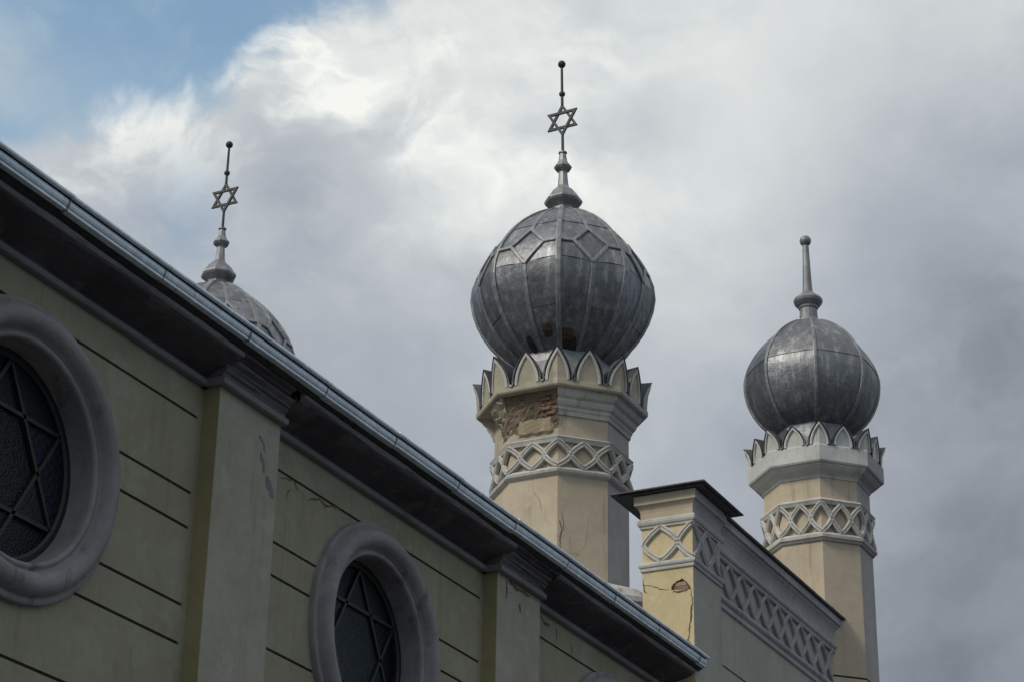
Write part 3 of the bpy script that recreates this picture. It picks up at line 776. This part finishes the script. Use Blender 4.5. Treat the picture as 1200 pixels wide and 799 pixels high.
# eaves cornice
corn = empty('cornice', (0, 0, 0), nave)
def extrude_x(prof, x0, x1, name, m, parent, n=1, ragged=0, seed=0):
    mb = MB(); rows = []
    for i in range(n+1):
        x = x0+(x1-x0)*i/n
        rows.append([(x, y+(ragged*wob(x*.31, seed+k) if k not in (0, len(prof)-1) else 0), Zf(z)+(ragged*.6*wob(x*.23, seed+2*k) if k not in (0, len(prof)-1) else 0)) for k, (y, z) in enumerate(prof)])
    mb.quadgrid(rows, 0); mb.poly(rows[0][::-1]); mb.poly(rows[-1])
    return mb.obj(name, M[m], parent)
def m1(off): return [(10.02, 7.445), (9.955-off, 7.445), (9.935-off, 7.452), (9.930-off, 7.462), (9.930-off, 7.500), (9.940-off, 7.508), (9.965-off, 7.512), (10.02, 7.512)]
SOF = [(10.02, 7.525), (9.975, 7.525), (9.965, 7.548), (9.93, 7.566), (9.88, 7.583), (9.80, 7.604), (9.72, 7.624), (9.655, 7.648), (9.655, 7.70), (9.66, 7.73), (10.02, 7.80)]
EDGE = [(9.68, 7.668), (9.648, 7.664), (9.618, 7.668), (9.606, 7.684), (9.606, 7.708), (9.618, 7.718), (9.68, 7.72)]
for j, (a, b) in enumerate(bays):
    extrude_x(m1(0), a, b, 'lower_moulding', 'mould_grey', corn)
prev = -4.0
for a, b in PILS+[(X_END, X_END)]:
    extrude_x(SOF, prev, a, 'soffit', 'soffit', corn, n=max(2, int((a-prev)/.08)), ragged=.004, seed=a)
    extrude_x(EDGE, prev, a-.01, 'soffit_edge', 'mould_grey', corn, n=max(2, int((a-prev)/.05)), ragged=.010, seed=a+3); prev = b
for j, (a, b) in enumerate(PILS):
    # moulding breaking forward round the pilaster head, with returns
    P0 = [(p, z) for p, z in m1(.165)]
    mb = MB(); rows = [[(x, y, Zf(z)) for y, z in m1(.165)] for x in (a-.055, b+.015)]
    mb.quadgrid(rows); mb.poly(rows[0][::-1]); mb.poly(rows[1]); mb.obj('pilaster_moulding', M['mould_grey'], corn)
    rag = .010
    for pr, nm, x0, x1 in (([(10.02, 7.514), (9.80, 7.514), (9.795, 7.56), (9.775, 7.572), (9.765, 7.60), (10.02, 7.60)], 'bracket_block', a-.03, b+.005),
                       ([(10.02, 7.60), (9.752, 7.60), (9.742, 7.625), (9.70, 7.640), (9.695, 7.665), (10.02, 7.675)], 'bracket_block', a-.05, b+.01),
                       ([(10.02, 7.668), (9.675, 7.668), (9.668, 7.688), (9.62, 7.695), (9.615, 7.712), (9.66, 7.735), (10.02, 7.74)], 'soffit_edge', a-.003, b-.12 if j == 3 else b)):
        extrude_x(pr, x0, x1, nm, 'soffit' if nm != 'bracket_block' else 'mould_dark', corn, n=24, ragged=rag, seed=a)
# black board edge behind the gutter
extrude_x([(9.63, 7.735), (9.628, 7.712), (9.60, 7.724), (9.535, 7.762), (9.53, 7.79), (9.70, 7.86)], -4.0, X_END+.10, 'roof_board', 'black', nave, n=260, ragged=.004, seed=1)
# gutter: lapped lengths of galvanised sheet
gut = empty('gutter', (0, 0, 0), nave)
seams = [X_END+.02-.16-1.2475*k for k in range(23)]
xs = [-4.0]+sorted([s for s in seams if s > -3.9])+[X_END+.03]
for k, (a, b) in enumerate(zip(xs, xs[1:])):
    y0 = .0015*(k % 2); dz = .007*wob(k*.77, 2)
    body = [(9.60, 7.745), (9.545, 7.748), (9.520, 7.749), (9.5085, 7.753), (9.507, 7.768), (9.513, 7.771), (9.500, 7.782), (9.4925, 7.800), (9.4900, 7.822), (9.4905, 7.832), (9.500, 7.834), (9.506, 7.838), (9.506, 7.856), (9.60, 7.858)]
    body = [(y-y0, z+dz) for y, z in body]
    extrude_x(body, a, b+.03, 'gutter_length', 'gutter', gut)
    cy_, cz_, rr = 9.470-y0, 7.858+dz, .020
    bead = [(cy_+rr*math.cos(2*math.pi*i/10), cz_+rr*math.sin(2*math.pi*i/10)) for i in range(10)]
    mb = MB(); rows = [[(x, y, Zf(z)) for y, z in bead] for x in (a, b+.03)]
    mb.quadgrid(rows, closed=True, flip=True); mb.poly(rows[0]); mb.poly(rows[1][::-1]); mb.obj('gutter_rim', M['gutter'], gut)
    extrude_x([(9.486-y0, 7.856+dz), (9.478-y0, 7.852+dz), (9.507-y0, 7.836+dz), (9.52-y0, 7.842+dz)], a, b, 'gutter_rim_shadow', 'gutter_shadow', gut)  # black strip painted in as the shadow under the rim bead
    if k:   # soldered joint clip
        extrude_x([(9.60, 7.743), (9.5065-y0, 7.750), (9.5045-y0, 7.768), (9.4965-y0, 7.782), (9.4885-y0, 7.800), (9.4865-y0, 7.824), (9.4885-y0, 7.835), (9.60, 7.86)], a-.006, a+.012, 'joint_strap', 'strap', gut)
# low-pitched roof of the nave
mb = MB()
zr0, zr1 = Zf(7.87), Zf(10.6)
mb.poly([(-4, 9.56, zr0), (X_END-.004, 9.56, zr0), (X_END-.004, 17.9, zr1), (-4, 17.9, zr1)])
mb.poly([(-4, 26.3, zr0), (-4, 17.9, zr1), (X_END-.004, 17.9, zr1), (X_END-.004, 26.3, zr0)])
mb.poly([(-4, 9.56, zr0-.03), (-4, 26.3, zr0-.03), (X_END-.004, 26.3, zr0-.03), (X_END-.004, 9.56, zr0-.03)])
mb.obj('roof', M['roof'], nave)
mb = MB(); mb.box(-4.0, -3.7, 10.5, 25.8, 0, Zf(7.5)); mb.box(-4, X_END-.01, 25.5, 25.8, 0, Zf(7.5)); mb.obj('rear_wall', M['wall_green'], nave)

# =================================================================== FRONT BLOCK with corner pier and parapet
blk = empty('front_block', (0, 0, 0), None, label='taller front block with yellow corner pier and lattice-banded parapet beside the right tower', category='building')
PX0, PX1, PY0, PY1 = 24.0, 24.92, 9.622, 10.30
pier = empty('corner_pier', (0, 0, 0), blk)
# masonry core and rendered faces
MB().box(PX0+.03, PX1-.03, PY0+.03, PY1-.03, 0, Zf(10.0)).obj('pier_core', M['masonry'], pier)
def lump(y):      # hole in the front render: (lo, hi) heights over y
    y0, y1 = 9.66, 9.92
    if not y0 < y < y1: return None
    t = (y-y0)/(y1-y0)
    return Zf(8.735+.02*t), Zf(8.755+.02*t+.115*math.sin(math.pi*t)**.7*(1+.15*wob(y*3, 1)))
mb = MB(); ny = 60
for i in range(ny):
    a = PY0+(PY1-PY0)*i/ny; b = PY0+(PY1-PY0)*(i+1)/ny; h = lump((a+b)/2)
    def fb(z0, z1): mb.box(PX0, PX0+.032, a, b, z0, z1)
    if h: fb(0, h[0]); fb(h[1], Zf(10.0))
    else: fb(0, Zf(10.0))
mb.obj('yellow_render', M['pier_yellow'], pier)
MB().box(PX0+.001, PX1, PY0-.002, PY0+.03, 0, Zf(10.0)).obj('grey_render', M['block_green'], pier)
MB().box(PX0+.03, PX1, PY1-.03, PY1, 0, Zf(10.0)).obj('back_render', M['block_green'], pier)
MB().box(PX0+.012, PX0+.05, 9.69, 9.88, Zf(8.75), Zf(8.80)).obj('brick', M['brick_brown'], pier)
MB().box(PX0+.018, PX0+.05, 9.72, 9.87, Zf(8.806), Zf(8.855)).obj('brick', M['rough_plaster'], pier)
for pts, w_ in (([(9.92, 8.765), (10.02, 8.775), (10.12, 8.82), (10.22, 8.86), (10.30, 8.87)], .004), ([(9.65, 8.74), (9.64, 8.55), (9.66, 8.40), (9.68, 8.22), (9.705, 8.08)], .009),
                ([(9.66, 8.75), (9.75, 8.722), (9.9, 8.73)], .010), ([(10.285, 8.95), (10.28, 8.80), (10.24, 8.76)], .006), ([(9.66, 8.05), (9.72, 8.09), (9.74, 8.03)], .012)):
    crack_ribbon(pts, w_, pier, 'crack', ('x', PX0), .004)
def box_ring(prof, x0, x1, y0, y1, name, m, parent, open_back=False):
    """moulding run round a rectangle; prof = (out, z)"""
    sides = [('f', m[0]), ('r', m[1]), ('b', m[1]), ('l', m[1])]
    P = lambda o, z: [(x0-o, y1+o, Zf(z)), (x0-o, y0-o, Zf(z)), (x1+o, y0-o, Zf(z)), (x1+o, y1+o, Zf(z))]
    R4 = [P(o, z) for o, z in prof]
    for k, (s_, mm) in enumerate(((0, m[0]), (1, m[1]), (2, m[1]), (3, m[1]))):
        mb = MB(); mb.quadgrid([[r[k] for r in R4], [r[(k+1) % 4] for r in R4]])
        mb.obj(name, M[mm], parent)
low = [(0, 9.035), (.018, 9.035), (.022, 9.05), (.022, 9.075), (.035, 9.085), (.042, 9.105), (.040, 9.13), (.025, 9.145), (0, 9.15)]
upm = [(0, 9.60), (.022, 9.60), (.026, 9.625), (.040, 9.635), (.050, 9.66), (.050, 9.695), (.035, 9.715), (.012, 9.72)]
cav = [(.012, 9.72), (.014, 9.80), (.022, 9.84), (.040, 9.875), (.055, 9.895), (.075, 9.90), (.078, 10.02), (.0, 10.025)]
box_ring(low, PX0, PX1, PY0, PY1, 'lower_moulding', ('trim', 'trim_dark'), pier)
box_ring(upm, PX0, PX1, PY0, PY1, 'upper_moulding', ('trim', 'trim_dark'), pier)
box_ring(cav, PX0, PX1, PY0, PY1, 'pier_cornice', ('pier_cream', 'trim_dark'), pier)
def cap_sheet(name, x0, x1, y0, y1, z, rise, th=.016):
    mb = MB(); cx_, cy_ = (x0+x1)/2, (y0+y1)/2
    lo_ = [(x0, y0, z), (x1, y0, z), (x1, y1, z), (x0, y1, z)]; hi_ = [(x, y, z+th) for x, y, _ in lo_]
    mb.poly(lo_[::-1]); mb.quadgrid([lo_, hi_], closed=True)
    for i in range(4): mb.poly([hi_[i], hi_[(i+1) % 4], (cx_, cy_, z+th+rise)])
    return mb.obj(name, M['cap'], pier)
cap_sheet('cap_sheet', 23.80, 25.17, 9.375, 10.66, Zf(10.050), .10)
cap_sheet('cap_underlay', 23.86, 25.10, 9.43, 10.56, Zf(10.028), .01, .014)
# pier lattice: front face (towards -X) then side face (towards -Y)
def pier_pt(s, z, d):   # s measured from the far end of the front face, round the corner
    Lf = PY1-PY0
    if s <= Lf+1e-6: return Vector((PX0-d, PY1-s - (d if abs(s-Lf) < 1e-5 else 0), Zf(z))), Vector((-1, 0, 0)) if abs(s-Lf) > 1e-5 else Vector((-1, -1, 0))
    return Vector((PX0+(s-Lf), PY0-d, Zf(z))), Vector((0, -1, 0))
pl = empty('lattice_band', (0, 0, 0), pier)
Lf = PY1-PY0; Pp = Lf/1.5
def strip_obj(centre, half, sg, zc_, h, ptf, parent, m, w_=.037, t_=.038, lim=(-1e9, 1e9)):
    P, Nn = [], []
    for fr, zz in lens(0):
        s = centre+sg*half*fr
        if not lim[0]-1e-6 <= s <= lim[1]+1e-6: s = min(max(s, lim[0]), lim[1])
        p, n_ = ptf(s, zc_+h*zz, 0.0); P.append(p); Nn.append(n_)
    mb = MB(); sweep(mb, P, Nn, STRIP(w_, t_)); return mb.obj('lattice_strip', M[m], parent)
zc_, hh = 9.375, .225
for c_, hf in ((Lf*.38, Lf*.34), (Lf, Lf*.28)):
    for sg in (-1, 1):
        front = (c_+sg*hf*.5) < Lf
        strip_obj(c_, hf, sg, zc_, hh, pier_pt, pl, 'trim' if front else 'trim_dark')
0 and strip_obj(-.02+.0, Pp*.5, 1, zc_, hh, lambda s, z, d: pier_pt(max(s, .01), z, d), pl, 'trim')
for k in (1, 2):
    for sg in ((-1, 1) if k == 1 else (-1,)):
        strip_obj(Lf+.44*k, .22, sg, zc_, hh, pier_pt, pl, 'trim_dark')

# parapet wall between pier and right tower
WX0, WX1, WY = PX1, 29.52, 9.70
par = empty('parapet_wall', (0, 0, 0), blk)
MB().box(WX0, WX1, WY+.02, 10.28, 0, Zf(10.0)).obj('wall_core', M['groove'], par)
pg = [10.0, 8.085, 7.41, 7.10, 6.43, 6.12, 5.45, 5.14, 4.47, 4.16, 3.49, 3.18, 2.51, 2.2, 1.53, 1.22, .55, -1.6]
for k, (zt, zb) in enumerate(zip(pg, pg[1:])):
    mb = MB(); z0, z1 = Zf(zb)+(.012 if zb > -1.5 else 0), Zf(zt)-(.012 if k else 0)
    wxs = (25.55, 27.25, 28.95)
    if zt < 8.2 and zb > 4.0:
        xc = WX0+.10
        for wx in wxs:
            mb.box(xc, wx-.42, WY, WY+.03, z0, z1)
            def arch(x, wx=wx):
                d = .40**2-(x-wx)**2
                return (Zf(4.2), Zf(7.48)+math.sqrt(d)) if d > 0 else None
            slab_hole(mb, wx-.42, wx, z0, z1, WY, WY+.03, arch, 10)
            if z0 > Zf(4.2) and z1 < Zf(7.88): mb.obj('stucco_course', M['block_green'], par); mb = MB()
            slab_hole(mb, wx, wx+.42, z0, z1, WY, WY+.03, arch, 10); xc = wx+.42
        mb.box(xc, WX1-.06, WY, WY+.03, z0, z1)
    else: mb.box(WX0+.10, WX1-.06, WY, WY+.03, z0, z1)
    mb.obj('stucco_course', M['block_green'], par)
for a, b in ((WX0, WX0+.10), (WX1-.06, WX1)): MB().box(a, b, WY, WY+.03, 0, Zf(10.0)).obj('plaster_margin', M['block_green'], par)
for wx in (25.55, 27.25, 28.95):
    wn = empty('arched_window', (wx, WY, Zf(7.48)), blk)
    mb = MB(); path = [(-.40, -3.2)]+[(-.40*math.cos(R_(a)), .40*math.sin(R_(a))) for a in range(0, 181, 12)]+[(.40, -3.2)]
    P = [Vector((x, 0, z)) for x, z in path]; sweep(mb, P, [(0, -1, 0)]*len(P), [(-.05, -.01), (-.05, .04), (-.02, .055), (.03, .05), (.045, .02), (.045, -.03)]); mb.obj('arch_moulding', M['mould_grey'], wn)
    MB().box(-.38, .38, .012, .016, -3.2, .36).obj('glass_pane', M['glass_b'], wn)
def run(prof, name, m, x0=WX0, x1=WX1, n=1, rag=0):   # prof (out from WY, z)
    return extrude_x([(WY-o, z) for o, z in prof], x0, x1, name, m, par, n, rag, 3)
run([(-.05, 8.825), (.012, 8.825), (.028, 8.84), (.028, 8.885), (.018, 8.90), (.050, 8.93), (.058, 8.955), (.050, 8.985), (.030, 9.0), (-.05, 9.01)], 'lower_moulding', 'trim_dark')
run([(-.05, 9.475), (.030, 9.475), (.045, 9.495), (.045, 9.515), (.030, 9.525), (.058, 9.55), (.066, 9.575), (.058, 9.60), (.030, 9.612), (-.05, 9.62)], 'upper_moulding', 'trim_dark', x1=WX1+.10)
run([(-.05, 9.62), (.012, 9.62), (.016, 9.72), (.030, 9.78), (.055, 9.83), (.085, 9.865), (.088, 9.885), (.12, 9.895), (.128, 9.99), (-.05, 9.995)], 'cavetto_cornice', 'trim_dark', x1=WX1+.18)
run([(-.6, 10.03), (-.6, 10.0), (.17, 10.0), (.175, 10.025), (.165, 10.03), (-.2, 10.10)], 'coping_sheet', 'cap', x1=WX1+.42, n=60, rag=.003)
run([(-.62, 10.10), (-.62, 9.9), (-.55, 9.9), (-.55, 10.10)], 'rear_coping', 'cap')
wl = empty('lattice_band', (0, 0, 0), par)
def wpt(s, z, d): return Vector((s, WY-d, Zf(z))), Vector((0, -1, 0))
lm = {}
for k in range(11):
    xc = 25.825+.4485*(k-2)
    for sg in (-1, 1):
        if k == 0 and sg < 0: continue
        if k == 10 and sg > 0: continue
        if sg not in lm:
            P, Nn = [], []
            for fr, zz in lens(0): P.append(Vector((sg*.224*fr, 0, .235*zz))); Nn.append(Vector((0, -1, 0)))
            mb = MB(); sweep(mb, P, Nn, STRIP(.025, .045)); lm[sg] = mb.mesh('lattice_strip', [M['trim_dark']])
        link('lattice_strip', lm[sg], wl, (xc, WY, Zf(9.243)))
# mass of the block behind
MB().box(PX0+.04, 30.9, 10.28, 25.8, 0, Zf(8.2)).obj('block_body', M['block_green'], blk)
MB().box(PX0+.02, 31.0, 10.29, 25.9, Zf(8.2), Zf(8.26)).obj('block_roof', M['roof'], blk)

# =================================================================== GROUND
mb = MB(); S_ = 1500; mb.poly([(-S_, -S_, -.15), (S_, -S_, -.15), (S_, S_, -.15), (-S_, S_, -.15)]); mb.obj('ground', M['ground'], kind='structure')
mb = MB(); mb.box(-200, 300, 6.2, 9.99, -.3, -.004); mb.obj('pavement', M['paving'], kind='structure')
mb = MB(); mb.box(-200, 300, 6.0, 6.195, -.3, .0); mb.obj('kerb', M['trim'], kind='structure')

# render defaults
scene.render.engine = 'CYCLES'
scene.render.resolution_x, scene.render.resolution_y = 1024, 681
